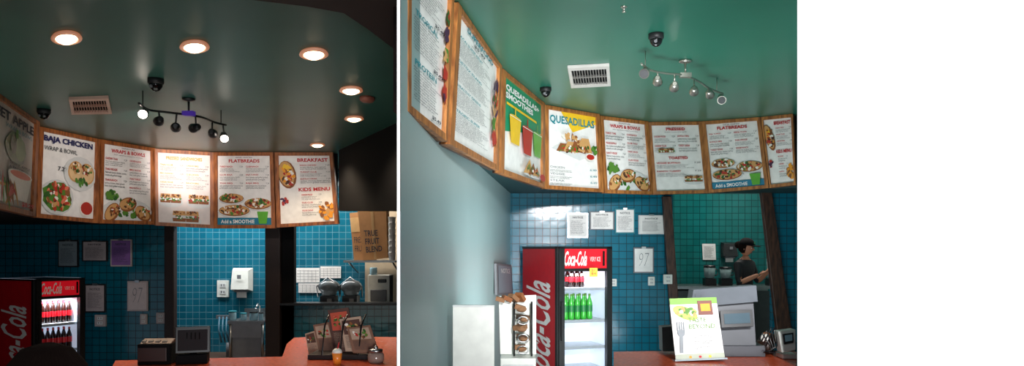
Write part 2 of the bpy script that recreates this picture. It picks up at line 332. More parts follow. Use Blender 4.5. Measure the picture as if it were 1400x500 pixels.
a=[P(463,288,8.9),P(543,288,6.95)]; a0=[Vector((q.x,q.y,CL)) for q in a]; off=Vector((.06,.1,0))
b.hexa([a[0],a[1],a0[1],a0[0]],[q+off for q in [a[0],a[1],a0[1],a0[0]]],dark); b.done()
b=B('trim_soffit'); h=(2.69-ZC)*F
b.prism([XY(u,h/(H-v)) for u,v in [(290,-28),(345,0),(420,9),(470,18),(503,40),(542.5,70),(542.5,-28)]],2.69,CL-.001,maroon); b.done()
b=B('wall_kitchen_left'); b.box(((X(150,11)+X(499,11))/2,11.05,CL/2),(X(499,11)-X(150,11),.1,CL),tlit)
b.box(((X(499,11)+K0*11)/2,11.05,CL/2),(K0*11-X(499,11),.1,CL),M('kitchen_cream',(205,185,155),.6)); b.done()
for (u0,u1) in ((227,240),(364,384)):
    b=B('wooden_post'); b.box(((X(u0,YB-.06)+X(u1,YB-.06))/2,YB-.06,.93),(X(u1,YB)-X(u0,YB),.1,1.86),M('post_dark',(36,21,18),.6)); b.done(bevel=.01)
YR=9.1
b=B('wall_left_mint'); b.prism([(K1*3.3+.003,3.3),(-.018,YR),(-.118,YR),(K1*3.3-.0,3.35)],0,CR,mint); b.done()
b=B('wall_back_right'); b.box(((-.018+X(920,YR))/2,YR+.05,CR/2),(X(920,YR)+.018,.1,CR),tblue); b.done()
b=B('wall_tile_right'); b.box(((X(1056,YR)+KR*YR)/2,YR+.05,CR/2),(KR*YR-X(1056,YR),.1,CR),tblue); b.done()
b=B('bulkhead_right'); b.prism([XY(549,3.5),XY(614,4.5),XY(681,6.15),XY(741,7.68),XY(817,8.28),XY(884,8.7),XY(960,8.7),XY(1040,8.42),XY(1089,8.25),XY(1089,9.09),(-.02,9.09)],2.24,CR-.002,M('bulkhead_teal',(20,60,62),.6)); b.done()
b=B('wall_kitchen_right'); b.box(((X(880,11.3)+KR*11.3)/2,11.35,CR/2),(KR*11.3-X(880,11.3),.1,CR),tgreen); b.done()
for q in [[(906,268),(918,268),(934,500),(921,500)],[(1040,258),(1055,258),(1090,500),(1068,500)]]:
    b=B('wooden_post'); f=[P(u,v,YR-.1) for u,v in q]; b.hexa(f,[x+Vector((0,.08,0)) for x in f],dwood); b.done(bevel=.01)
# ---------- ceiling fixtures
bulb=M('bulb_warm',(255,235,205),.5,emit=9,ecol=(255,222,180),var=0); rimm=M('downlight_rim',(220,190,170),.3,emit=.25,ecol=(255,150,100))
def light(kind,name,loc,power,color,size=.1,target=None,spot=None,blend=.5,sizey=None,spread=None):
    l=bpy.data.lights.new(name,kind); l.energy=power; l.color=color
    if kind=='AREA':
        l.size=size
        if sizey: l.shape='RECTANGLE'; l.size_y=sizey
        if spread: l.spread=spread
    else: l.shadow_soft_size=size
    if kind=='SPOT': l.spot_size=spot; l.spot_blend=blend
    o=bpy.data.objects.new(name,l); o.location=loc; bpy.context.scene.collection.objects.link(o)
    if target is not None: o.rotation_euler=(Vector(target)-Vector(loc)).to_track_quat('-Z','Y').to_euler()
    return o
for u,v in ((91,50),(266,62),(429,72),(480,122),(484,161),(434,197)):
    d=dC(v,CL); c=P(u,v,d); c.z=CL; kk=c.x/c.y
    b=B('recessed_downlight'); sy=1.55
    b.lathe(c,[(.083,-.001),(.09,-.012),(.07,-.02),(.058,-.012),(.055,-.004)],rimm,24,sy,kk); b.lathe(c,[(.064,-.006),(.06,-.018),(.04,-.03),(.001,-.036)],bulb,20,sy,kk); b.done()
    light('SPOT','downlight_lamp',(c.x,c.y,CL-.07),48,(1,.78,.55),.06,(c.x,c.y,0),2.4,.6)
def vent(q,ceil,fr,sl):
    b=B('ceiling_air_vent'); c=[P(u,v,dC(v,ceil)) for u,v in q]
    p=Pan(b,*c); p.box(.05,.05,.95,.95,.001,.004,blackm)
    p.box(0,0,.08,1,.002,.025,fr);p.box(.92,0,1,1,.002,.025,fr);p.box(.08,0,.92,.13,.002,.025,fr);p.box(.08,.87,.92,1,.002,.025,fr)
    for i in range(12):
        s=.1+.8*(i+.5)/12; p.box(s-.009,.13,s+.009,.87,.004,.02,sl)
    p.box(.08,.48,.92,.52,.004,.022,sl); b.done()
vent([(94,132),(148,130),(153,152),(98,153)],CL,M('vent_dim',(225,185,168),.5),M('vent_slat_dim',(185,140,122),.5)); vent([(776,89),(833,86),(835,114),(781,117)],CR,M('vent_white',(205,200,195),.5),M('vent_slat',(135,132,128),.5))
def dome(u,v,rp,ceil):
    d=(ceil-.05-ZC)*F/(H-v); r=rp*d/F; c=P(u,v,d); b=B('security_dome_camera'); cz=Vector((c.x,c.y,ceil-.001))
    b.lathe(cz,[(r*1.05,0),(r*1.05,-.03),(r*.9,-.04)],M('dome_base',(30,30,32),.5),20)
    b.ell((c.x,c.y,ceil-.035),r*.9,r*.9,r*1.1,M('dome_glass',(14,14,16),.08),20,12,fn=lambda p:Vector((p.x,p.y,min(p.z,0)))); b.cyl((c.x-r*.2,c.y-r*.8,ceil-.06),(c.x-r*.25,c.y-r*.95,ceil-.065),r*.22,grey); b.done()
dome(213,117,10,CL); dome(60,157,8,CL); dome(897,56,10,CR); dome(746,127,7.5,CR)
b=B('smoke_detector'); c=P(502,133,dC(133,CL)); b.lathe((c.x,c.y,CL),[(.06,0),(.06,-.02),(.045,-.035),(.001,-.04)],M('detector_plastic',(150,90,75),.5),18,1.3); b.done()
b=B('smoke_detector'); c=P(853,9,dC(9,CR)); b.lathe((c.x,c.y,CR),[(.02,0),(.02,-.006),(.008,-.012),(.008,-.03),(.014,-.034),(.001,-.036)],silver,14); b.done()
lens=M('spot_lens_on',(255,245,230),.3,emit=10,ecol=(255,240,225),var=0); lensoff=M('spot_lens_off',(90,90,92),.2)
def track(pts,heads,canopy,ceil,metal,lit,tgt,cmat,cs=1.0):
    drop=.12; b=B('track_light'); W=[]
    for u,v in pts:
        d=(ceil-drop-ZC)*F/(H-v); W.append(P(u,v,d))
    S=[]
    for i in range(len(W)-1):
        p0=W[max(i-1,0)];p1=W[i];p2=W[i+1];p3=W[min(i+2,len(W)-1)]
        for k in range(6):
            t=k/6; S.append(.5*((2*p1)+(-p0+p2)*t+(2*p0-5*p1+4*p2-p3)*t*t+(-p0+3*p1-3*p2+p3)*t**3))
    S.append(W[-1]); b.tube(S,.009,metal,8)
    cu,cv=canopy; d=(ceil-drop-ZC)*F/(H-cv); c=P(cu,cv,d)
    b.lathe((c.x,c.y,ceil),[(.05,0),(.05,-.012),(.035,-.02),(.012,-.025)],metal,18); b.cyl((c.x,c.y,ceil-.02),c,.008,metal); b.box(c,(.09,.05,.035),cmat)
    b.cyl(S[3],(S[3].x,S[3].y,ceil),.004,metal); b.cyl(S[-4],(S[-4].x,S[-4].y,ceil),.004,metal)
    out=[]
    for i,(u,v) in enumerate(heads):
        q=min(S,key=lambda s:abs((s.x/s.y*F+700)-u)); hd=P(u,v,q.y); T=Vector(tgt[i]); dr=(T-hd).normalized()
        b.tube([q,(q+hd)/2+Vector((0,0,.01)),hd],.007,metal,6)
        b.tube([hd-dr*.05,hd-dr*.03,hd+dr*.02,hd+dr*.05],[.016,.028,.033,.04],metal,16)
        f=hd+dr*.051; b.tube([f,f+dr*.003],[.033,.033],lens if lit else lensoff,14); b.ell(hd,.035,.035,.022,metal,10,6)
        out.append((f+dr*.02,T))
    b.done(); return out
bT=[P(240,225,9.0),P(172,240,8.4),P(252,232,9.0),P(90,230,7.7),P(335,250,9.05),P(420,250,9.05)]
vT=list(bT); vT[0]=P(170,185,5.0); vT[5]=P(316,230,5.9)
hs=track([(190,141),(203,150),(225,153),(250,156),(275,160),(293,167),(309,171)],[(197,154),(218,164),(240,173),(268,174),(290,181),(306,186)],(258,155),CL,black,True,vT,M('purple_glow',(60,44,110),.5,emit=.25,ecol=(90,50,200)))
for i,(l,T) in enumerate(hs): light('SPOT','track_spot',P(*[(197,156),(218,164),(240,173),(268,174),(290,181),(306,188)][i],l.y+.08),[380,60,460,74,80,50][i],(1,.88,.82),.03,bT[i],[.3,.9,.36,.9,.8,.9][i],1.0)
tr=[P(900,220,8.4)]*3+[P(940,220,8.5),P(1000,215,8.2),P(1060,215,8.1)]
tr[0]=P(860,140,5.0); tr[5]=P(1000,190,5.8)
track([(877,87),(890,96),(910,100),(935,103),(955,111),(970,121),(988,128)],[(882,98),(899,109),(922,117),(949,123),(970,127),(986,134)],(937,103),CR,silver,False,tr,silver)
# ---------- fridge
def fridge(FL,FR,k,ztop,shelves,rows,hdr,lightp):
    FL=Vector((FL[0],FL[1],0));FR=Vector((FR[0],FR[1],0)); f=(FR-FL).normalized(); bk=Vector((-f.y,f.x,0)); Z=Vector((0,0,ztop))
    b=B('drinks_refrigerator'); fr=Pan(b,FL+Z,FR+Z,FR,FL); SL=FL+bk*k; sd=Pan(b,SL+Z,FL+Z,FL,SL)
    W=fr.W; e=.035/W; tt=lambda z:z/ztop
    inner=M('fridge_inner_glow',(225,232,238),.4,emit=.35,ecol=(215,230,255),var=.01)  # inner walls glow faintly, lamp light put into their material
    fr.box(0,0,e*.3,1,-k,-.02,colared); fr.box(e*.3,0,e,1,-k,-.02,inner); fr.box(1-e,0,1,1,-k,-.02,inner); fr.box(e,0,1-e,tt(.1),-k,-.02,black); fr.box(e,1-.03/ztop,1-e,1,-k,-.02,black); fr.box(e,0,1-e,1,-k,-k+.04,inner)
    fr.rect(e+.002,tt(.1),1-e,tt(ztop-hdr),-.45,inner)
    fr.box(e*.5,tt(ztop-hdr+.01),1-e*.5,1-.012/ztop,-.3,.02,M('header_red',(205,20,35),.3,emit=.4)); t0=tt(ztop-hdr*.85);t1=tt(ztop-hdr*.2)
    fr.text('Coca-Cola',.1,t0,.52,t1,.026,white,shear=.45,bold=.02); fr.text('VERY ICE',.58,tt(ztop-hdr*.65),.78,tt(ztop-hdr*.45),.026,white); fr.rect(.82,t0,.86,t1,.03,cola)
    g=.06/W; zt=ztop-hdr
    fr.box(0,tt(.08),g,1,-.02,.035,black); fr.box(1-g,tt(.08),1,1,-.02,.035,black); fr.box(g,tt(.08),1-g,tt(.15),-.015,.035,black); fr.box(g,tt(zt-.02),1-g,tt(zt+.01),-.015,.035,black); fr.box(0,1-.025/ztop,1,1,-.015,.035,black)
    fr.box(.02,tt(zt*.45),.05,tt(zt*.75),.05,.07,black); fr.box(.02,tt(zt*.45),.05,tt(zt*.48),.03,.06,black); fr.box(.02,tt(zt*.72),.05,tt(zt*.75),.03,.06,black)
    for z in shelves:
        fr.box(e,tt(z-.012),1-e,tt(z),-.44,-.06,M('shelf_white',(210,215,220),.4)); fr.box(e,tt(z-.03),1-e,tt(z),-.055,-.05,M('shelf_rail',(150,158,165),.4))
    for z,kind,cnt,s0,s1,hh in rows:
        for dep in (-.12,-.22):
            for i in range(cnt):
                c=fr.pt(s0+(s1-s0)*(i+.5)/cnt,tt(z),dep); r=min(.034,(s1-s0)*W/cnt*.46); m=cola if kind=='c' else limeg
                b.lathe(c,[(r*.8,0),(r,.01),(r*.9,hh*.35),(r,hh*.5),(r*.95,hh*.65),(r*.42,hh*.85),(r*.36,hh*.93)],m,12)
                b.lathe(c,[(r*1.03,hh*.3),(r*1.03,hh*.55)],colared if kind=='c' else M('lime_label',(30,120,60),.4),12); b.lathe(c,[(r*.42,hh*.92),(r*.42,hh)],colared if kind=='c' else green,10)
    sd.rect(.0,0,1,1,.004,colared)
    sd.text('Coca-Cola',.12,tt(.08),.82,tt(ztop*.76),.008,white,shear=.45,bold=.015,rot=True)
    sd.box(.0,0,1,.05,0,.01,black); sd.box(.95,0,1,1,0,.012,black); sd.box(.0,.985,1,1,0,.012,black)
    b.done()
    c=fr.pt(.5,tt(zt-.05),-.08); light('AREA','fridge_lamp',c,lightp,(.85,.93,1),.35,fr.pt(.5,0,-.3),sizey=.06)
fridge((-5.16,7.9),(-4.92,8.39),.68,1.22,[.72,.42,.2],[(.72,'c',7,.12,.9,.24),(.42,'c',7,.12,.9,.24),(.2,'c',7,.12,.9,.2)],.2,8)
fridge((.479,7.6),(1.053,7.8),1.06,1.575,[1.14,.8,.52,.28],[(1.14,'c',3,.28,.58,.2),(.8,'g',5,.16,.74,.27),],.24,5)
# ---------- notices
def notice(u0,v0,u1,v1,d,mat,rim,txt=None,name='wall_notice',tm=None):
    b=B(name); p=Pan(b,P(u0,v0,d),P(u1,v0,d),P(u1,v1,d),P(u0,v1,d)); p.box(0,0,1,1,-.02,0,rim); p.box(.06,.05,.94,.95,0,.005,mat)
    if txt: p.text(txt,.28,.28,.76,.78,.008,tm or grey,shear=.2,bold=-.028)
    else:
        p.text('NOTICE',.25,.78,.75,.86,.008,tm or ink,bold=.02); p.text(LONG[random.randrange(3)],.14,.15,.86,.7,.008,tm or ink)
    p.box(.4,.95,.6,1.03,0,.02,steel); b.done()
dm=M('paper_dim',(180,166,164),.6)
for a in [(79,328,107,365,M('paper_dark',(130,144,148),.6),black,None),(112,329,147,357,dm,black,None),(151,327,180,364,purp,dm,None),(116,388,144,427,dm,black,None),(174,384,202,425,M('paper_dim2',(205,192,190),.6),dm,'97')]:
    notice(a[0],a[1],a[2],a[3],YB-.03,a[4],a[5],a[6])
for a in [(776,291,804,325,white,steel,None),(806,289,840,314,white,grey,None),(841,285,868,319,white,teal,None),(873,294,908,320,white,offw,None),(866,338,894,373,white,grey,'97')]:
    notice(a[0],a[1],a[2],a[3],YR-.03,a[4],a[5],a[6])
b=B('wall_notice'); p=Pan(b,P(676,360,7.15),P(697,362,8.6),P(699,402,8.6),P(677,403,7.15)); p.box(0,0,1,1,-.005,.02,grey); p.rect(.08,.06,.92,.94,.024,M('sign_grey',(130,140,150),.5)); p.text('NOTICE',.2,.7,.8,.85,.03,white); b.done()
def outlet(u0,v0,u1,v1,d,m=wplast):
    b=B('wall_outlet'); p=Pan(b,P(u0,v0,d),P(u1,v0,d),P(u1,v1,d),P(u0,v1,d)); p.box(0,0,1,1,-.02,.012,m)
    for t in (.3,.7): p.box(.25,t-.13,.75,t+.13,.012,.018,offw); p.rect(.36,t-.05,.42,t+.08,.02,ink); p.rect(.58,t-.05,.64,t+.08,.02,ink)
    b.done(bevel=.003)
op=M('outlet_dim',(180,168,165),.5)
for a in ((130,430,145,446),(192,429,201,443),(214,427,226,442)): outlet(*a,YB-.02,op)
for a in ((833,381,843,391),(886,378,895,390),(907,375,919,388)): outlet(*a,YR-.12 if a[0]>900 else YR-.02)
outlet(297,383,313,406,10.98,wplast)
b=B('price_tag'); p=Pan(b,P(806,366,7.6),P(817,366,7.6),P(817,378,7.6),P(806,378,7.6)); p.box(0,0,1,1,-.004,0,yellow); p.text('2/\n$4',.2,.2,.8,.85,.004,red); b.done()
def disp(u0,v0,u1,v1,d,m,m2):
    b=B('paper_towel_dispenser'); p=Pan(b,P(u0,v0,d),P(u1,v0,d),P(u1,v1,d),P(u0,v1,d)); 
    b.hexa([p.pt(0,.12,.0),p.pt(1,.12,0),p.pt(1,1,0),p.pt(0,1,0)],[p.pt(.06,.2,.16),p.pt(.94,.2,.16),p.pt(.9,.92,.12),p.pt(.1,.92,.12)],m)
    p.box(.2,.1,.8,.2,.02,.12,m2); p.box(.25,-.12,.75,.14,.06,.065,white); p.rect(.4,.6,.6,.75,.17,m2); b.done(bevel=.01)
disp(319,366,346,402,10.98,wplast,grey); disp(985,331,1006,355,11.28,black,grey)
# ---------- left kitchen
b=B('steel_prep_sink'); x0=X(311,9.95);x1=X(361,9.95); z=.57
b.box(((x0+x1)/2,10.3,z-.02),(x1-x0,.7,.04),steel); b.box(((x0+x1)/2,10.6,z+.05),(x1-x0,.03,.14),steel)
b.box(((x0+x1)/2,9.98,z-.13),(x1-x0-.02,.02,.2),steel); b.box(((x0+x1)/2,10.0,.25),(x1-x0-.08,.02,.4),M('sink_skirt',(140,144,148),.4,.5)); b.box(((x0+x1)/2,10.3,.15),(x1-x0-.04,.6,.03),steel)
for sx in (x0+.03,x1-.03):
    for y in (9.98,10.6): b.cyl((sx,y,0),(sx,y,z-.03),.02,steel)
b.tube([((x0+x1)/2,10.5,z),((x0+x1)/2,10.5,z+.16),((x0+x1)/2,10.42,z+.2),((x0+x1)/2,10.34,z+.14)],.012,steel); b.done()
jar=M('jar_plastic',(150,190,205),.2); 
for u,w,h in ((318,.05,.13),(333,.04,.1),(347,.055,.12),(357,.03,.11)):
    b=B('food_container'); c=Vector((X(u,10.05),10.05,.571)); b.lathe(c,[(w*.8,0),(w,.01),(w,h*.8),(w*.95,h*.85)],jar,14); b.lathe(c,[(w*1.05,h*.85),(w*1.05,h)],black if u>340 else teal,14); b.done()
b=B('hose_rack'); 
for i in range(4): b.tube([P(300+i*5,433,10.6),P(299+i*5,450,10.5),P(303+i*5,468,10.5)],.012,M('blue_grey',(70,110,130),.4),6)
b.box(P(308,433,10.65),(.25,.05,.05),grey); b.cyl(P(312,468,10.5),(P(312,468,10.5).x,10.5,0),.03,grey); b.done()
b=B('worktop'); x0=X(402,10);x1=X(543,9.75)-.03; b.box(((x0+x1)/2,10.1,.775),(x1-x0,.7,.04),steel)
for sx in (x0+.05,x1-.05):
    for y in (9.85,10.4): b.cyl((sx,y,0),(sx,y,.76),.025,steel)
b.done()
for u in (450,480):
    b=B('blender'); c=Vector((X(u,9.95),9.95,.796)); b.box(c+Vector((0,0,.06)),(.2,.2,.12),black); b.lathe(c,[(.07,.12),(.1,.13),(.12,.26)],M('blender_clear',(150,160,165),.1),14)
    b.ell(c+Vector((0,0,.24)),.15,.13,.1,M('blender_hood',(120,128,132),.12),16,8); b.tube([c+Vector((-.15,0,.1)),c+Vector((-.16,-.05,.24)),c+Vector((0,-.06,.37)),c+Vector((.16,-.05,.24)),c+Vector((.15,0,.1))],.01,steel,6); b.box(c+Vector((.03,-.11,.06)),(.06,.01,.05),grey); b.done()
for a in ((405,366,437,386),(438,364,466,380),(408,387,440,400)):
    b=B('wall_calendar'); p=Pan(b,P(a[0],a[1],10.98),P(a[2],a[1],10.98),P(a[2],a[3],10.98),P(a[0],a[3],10.98)); p.box(0,0,1,1,-.01,0,white)
    for i in range(1,6): p.rect(i/6,.05,i/6+.01,.85,.004,grey)
    for i in range(1,5): p.rect(.03,i/5,.97,i/5+.02,.004,grey)
    b.done()
b=B('wall_shelf'); x0=X(474,10.4);x1=X(542,10.2)-.02; b.box(((x0+x1)/2,10.55,1.375),(x1-x0,.7,.03),steel); b.tube([(x0+.05,10.9,1.2),(x0+.05,10.3,1.36)],.012,steel); b.tube([(x1-.05,10.9,1.2),(x1-.05,10.3,1.36)],.012,steel); b.done()
b=B('cardboard_box'); p=Pan(b,P(478,291,10.3),P(500,289,10.25),P(504,357,10.25),P(484,357,10.3)); p.box(0,0,1,1,-.3,0,cardb); p.rect(0,.6,1,.9,.004,M('card_light',(205,165,110),.8)); p.text('FRESH\nFRUIT',.15,.2,.85,.5,.006,ink); b.done()
b=B('cardboard_box'); p=Pan(b,P(489,288,10.15),P(528,288,10.05),P(530,352,10.05),P(497,356,10.15)); p.box(0,0,1,1,-.1,0,cardb); p.text('TRUE\nFRUIT\nBLEND',.15,.15,.8,.6,.006,ink,bold=.02); p.rect(.45,0,.55,1,.003,M('tape',(190,150,100),.4)); b.done()
b=B('cup_stack')
for i in range(7):
    c=Vector((X(538,9.9)-.02,9.9,1.395+.08*i)); b.lathe(c,[(.04,0),(.05,.1),(.055,.105)],white,14)
b.box((X(538,9.9)-.02,10.0,1.38),(.1,.35,.02),steel); b.done()
b=B('smoothie_machine'); c=Vector((X(520,10.1),10.12,.795)); b.box(c+Vector((0,0,.2)),(.3,.3,.4),wplast); b.box(c+Vector((0,-.16,.12)),(.22,.03,.16),grey); b.cyl(c+Vector((-.08,-.1,.4)),c+Vector((-.08,-.1,.5)),.05,jar); b.box(c+Vector((.05,-.16,.32)),(.12,.02,.05),black); b.done(bevel=.01)
# ---------- left counter
b=B('service_counter'); pts=[(K0*4.15-.003,4.15),XY(440,4.2),XY(402,4.12),XY(392,3.85),XY(386,3.4),XY(158,3.28),XY(150,3.0),(K0*3.0-.003,3.0)]
b.prism(pts,1.01,1.05,orangec); cx=sum(x for x,y in pts)/len(pts); cy=sum(y for x,y in pts)/len(pts)
b.prism([(cx+(x-cx)*.96,cy+(y-cy)*.9) for x,y in pts],0,1.01,M('counter_body',(60,34,24),.6)); b.done()
Z=1.05
def atu(u,d,z=Z): return Vector((X(u,d),d,z))
b=B('cash_register'); c=atu(264,3.22); b.box(c+Vector((0,0,.02)),(.125,.11,.04),blackm,rz=.3); b.cyl(c+Vector((0,0,.03)),c+Vector((0,.02,.1)),.015,blackm)
b.box(c+Vector((0,0,.1)),(.14,.025,.115),black,rz=.35,rx=-.15); b.box(c+Vector((.004,-.014,.1)),(.12,.008,.09),M('screen_back',(30,24,26),.7,spec=.25),rz=.35,rx=-.15)
for i in range(5): b.box(c+Vector((-.035+.018*i,-.022,.12)),(.004,.006,.03),blackm,rz=.35)
b.done(bevel=.004)
b=B('card_terminal'); c=atu(216,3.2); b.box(c+Vector((0,0,.045)),(.135,.1,.09),blackm,rz=.1); b.box(c+Vector((0,-.01,.088)),(.13,.08,.015),M('terminal_top',(100,66,54),.5),rz=.1,rx=.3); b.box(c+Vector((0,-.052,.045)),(.12,.006,.06),M('terminal_brown',(50,30,26),.5),rz=.1)
for i in range(4): b.box(c+Vector((-.045+.03*i,-.03,.1)),(.02,.02,.006),M('key_dim',(70,62,60),.6),rz=.1,rx=.3)
b.done(bevel=.003)
cards=[M('card_a',(130,92,72),.6),M('card_b',(180,152,130),.6),M('card_c',(84,52,42),.6),M('card_d',(185,76,52),.6)]
b=B('pamphlet_rack')
for i,(u0,v0,u1,v1,tl,m) in enumerate([(421,452,438,484,-4,1),(436,440,462,482,-8,0),(456,420,488,481,-8,2),(472,432,505,480,-8,1),(482,444,518,482,-8,0)]):
    d=3.5-.05*i; p=Pan(b,P(u0+tl,v0+4,d+.04),P(u1+tl-4,v0,d+.04),P(u1,v1,d-.02),P(u0,v1,d-.02)); p.box(0,0,1,1,-.012,0,cards[m]); p.rect(.1,.5,.9,.92,.004,cards[(m+1)%4]); p.pile(.5,.7,.3,.15,.005,MIX,14,.07); p.text(LONG[i%3],.12,.1,.85,.45,.004,ink if m!=2 else cards[1])
b.box(atu(470,3.4,1.0615),(.28,.2,.02),black); b.cyl(atu(505,3.4,1.06),P(470,425,3.5),.008,steel)
for k in range(3): b.tube([atu(440+25*k,3.3,1.07),P(444+25*k,445,3.3),P(450+25*k,430,3.42)],.004,black,6)
b.done()
b=B('smoothie_cup'); c=atu(461,3.17); b.lathe(c,[(.016,0),(.022,.05)],M('orange_juice',(225,130,45),.3),14); b.lathe(c,[(.0225,.05),(.02,.06),(.012,.068)],wplast,14); b.cyl(c+Vector((0,0,.06)),c+Vector((.008,0,.095)),.002,red); b.done()
b=B('glass_jar'); c=atu(514,3.22); b.lathe(c,[(.03,0),(.036,.01),(.036,.035),(.028,.045)],M('jar_glass',(140,118,108),.1),16); b.lathe(c,[(.03,.045),(.03,.058),(.01,.062)],steel,16); b.ell(c+Vector((0,0,.066)),.01,.01,.008,steel,8,6); b.done()
# ---------- right front
b=B('service_counter'); pts=[XY(839,3.11),XY(839,3.56),XY(1000,3.62),(KR*3.56-.004,3.56),(KR*3.11-.004,3.11)]
b.prism(pts,1.01,1.05,orangec); b.prism([(x*.985+.01,y*.99+.02) for x,y in pts],0,1.01,M('counter_body2',(70,44,30),.6)); b.done()
b=B('menu_flyer_stand'); d=3.25; p=Pan(b,P(915,408,d+.03),P(979,406,d+.03),P(991,490,d),P(924,493,d)); p.box(0,0,1,1,-.006,0,white)
p.rect(0,.9,1,1,.003,M('flyer_green',(110,160,45),.5)); p.text('TASTE\nBEYOND.',.34,.5,.92,.68,.005,M('flyer_olive',(90,135,45),.5)); p.box(.58,.72,.88,.95,.002,.008,M('flyer_brown',(110,50,30),.5)); p.rect(.63,.78,.83,.9,.01,orange)
p.ell(.3,.76,.27,.1,.004,M('flyer_lime',(165,185,80),.5),ang=-.4); p.pile(.32,.77,.2,.06,.005,[cream,green,M('flyer_lime',(165,185,80),.5),tan],26,.05)
fk=M('fork_grey',(130,136,140),.5)
p.poly([(.1,.12),(.17,.12),(.2,.42),(.13,.42)],.006,fk); p.ell(.165,.44,.08,.06,.007,fk)
for i in range(4): p.rect(.09+.045*i,.44,.11+.045*i,.62,.009,fk)
for i in range(3): p.text(PARA[i],.42,.34-.09*i,.8,.4-.09*i,.005,ink)
p.rect(0,0,1,.1,.004,M('flyer_base',(175,180,160),.5))
for i,m in enumerate((orange,red,yellow)): p.ell(.3+.2*i,.05,.03,.02,.007,m)
p.box(-.03,-.005,1.03,.02,-.05,.02,M('acrylic',(170,180,185),.1)); b.done()
reg=M('register_grey',(104,108,114),.45); regd=M('register_dark',(56,58,64),.45)
b=B('cash_register'); 
f=[P(948,396,3.5),P(1034,390,3.5),P(1036,412,3.42),P(944,420,3.42)]; b.hexa(f,[q+Vector((.0,.09,.0)) for q in f],reg)
f=[P(958,418,3.45),P(1030,412,3.45),P(1034,474,3.4),P(962,476,3.4)]; b.hexa(f,[q+Vector((0,.15,0)) for q in f],regd)
p=Pan(b,P(984,425,3.4),P(1028,423,3.4),P(1030,446,3.38),P(986,448,3.38)); p.box(0,0,1,1,-.01,.006,black); p.rect(.1,.2,.9,.8,.01,M('lcd',(60,80,90),.2))
b.box(atu(995,3.46,1.077),(.3,.16,.05),regd); 
f=[P(905,447,3.5),P(944,444,3.5),P(946,480,3.46),P(906,480,3.46)]; b.hexa(f,[q+Vector((0,.08,0)) for q in f],black)
for i in range(10): b.tube([P(950+8*i,398+.1*i,3.497),P(951+8*i,406,3.46)],.0015,grey,6)
b.done(bevel=.004)
b=B('payment_terminal'); f=[P(1064,453,3.35),P(1088,450,3.35),P(1088,478,3.3),P(1069,482,3.3)]; b.hexa(f,[q+Vector((0,.06,0)) for q in f],wplast)
p=Pan(b,*f); p.box(.2,.35,.85,.85,.0,.006,black); p.rect(.3,.45,.75,.75,.008,jar); b.box(atu(1076,3.36,1.061),(.07,.09,.02),wplast); b.done(bevel=.004)
b=B('power_cable')
for k in range(4): b.tube([P(1038+3*k,464+3*k,3.36),P(1042+6*k,455-3*k,3.36),P(1050+4*k,468,3.35),P(1056+2*k,478-2*k,3.34),P(1044+5*k,481,3.35),P(1060,482,3.34)],.004,black,6)
b.done()
b=B('coffee_basket'); c=atu(1048,3.5,1.051); b.lathe(c,[(.03,0),(.045,.06)],dwood,12)
for k in range(6): b.ell(c+Vector((random.uniform(-.03,.03),random.uniform(-.03,.03),.07)),.025,.02,.03,[brown,dwood,cream][k%3],8,6,R=Matrix.Rotation(k,3,'Y'))
b.done()
b=B('white_display_panel'); dd=4.3; b.box(((X(619,dd)+X(676,dd))/2,dd,ZC-.078*dd-.6),(X(676,dd)-X(619,dd),.02,1.2),wplast); b.box(((X(619,dd)+X(676,dd))/2,dd,ZC-.078*dd),(X(676,dd)-X(619,dd)+.004,.026,.012),offw); b.done(bevel=.004)
b=B('side_cabinet'); x0=X(684,4.75);x1=X(733,4.75); b.box(((x0+x1)/2,4.87,.42),(x1-x0,.24,.84),wplast); b.box(((x0+x1)/2,4.74,.42),(x1-x0-.03,.015,.76),offw); b.cyl((x1-.04,4.73,.4),(x1-.04,4.73,.5),.006,steel); b.done(bevel=.005)
kraft=M('kraft_paper',(140,100,68),.8,bump=.4,scale=30)
b=B('paper_bag_rack'); p=Pan(b,P(682,405,4.9),P(733,403,4.9),P(733,484,4.9),P(684,484,4.9)); p.box(0,0,1,1,-.012,0,wplast)
for i in range(5):
    v=420+i*13.5; q=P(711+(i%2)*4,v,4.82); q.z=max(q.z,.89); b.box(q,(.07,.07,.03),[kraft,M('kraft_dark',(84,58,40),.8)][i%2],rz=.4*i,ry=.3-.25*(i%3)); b.ell(q+Vector((.01,-.02,-.01)),.035,.03,.02,kraft,10,6)
for v in (438,462,478):
    q=P(715,v,4.77); b.tube([q+Vector((.035*math.cos(t),0,.025*math.sin(t))) for t in [k*math.pi/8 for k in range(17)]],.005,steel,6)
for i in range(4): b.box(P(684+9*i,409-i,4.86),(.06,.06,.028),[kraft,brown][i%2],ry=.25+.2*i,rz=.3*i)
b.cyl(P(703,412,4.84),(P(703,412,4.84).x,4.84,.842),.006,black); b.cyl(P(727,412,4.84),(P(727,412,4.84).x,4.84,.842),.006,black); b.done()
b=B('steel_kitchen_counter'); x0=X(925,10.2);x1=X(1080,10.2); b.box(((x0+x1)/2,10.75,1.0),(x1-x0,.7,.04),steel); b.box(((x0+x1)/2,10.45,.55),(x1-x0-.05,.03,.8),M('steel_dark',(90,95,95),.4,.8)); b.box(((x0+x1)/2,11.1,.5),(x1-x0,.04,1.0),steel); b.done()
for u,h in ((970,.16),(992,.14),(1056,.3)):
    b=B('blender'); c=Vector((X(u,10.6),10.6,1.021)); b.box(c+Vector((0,0,.05)),(.16,.16,.1),black); b.lathe(c,[(.05,.1),(.075,.12),(.085,.1+h)],M('blender_pitcher',(110,130,130),.15),14); b.lathe(c,[(.088,.1+h),(.08,.13+h)],black,14); b.tube([c+Vector((.08,0,.14)),c+Vector((.12,0,.16)),c+Vector((.12,0,.06+h)),c+Vector((.08,0,.08+h))],.01,black,6); b.done()
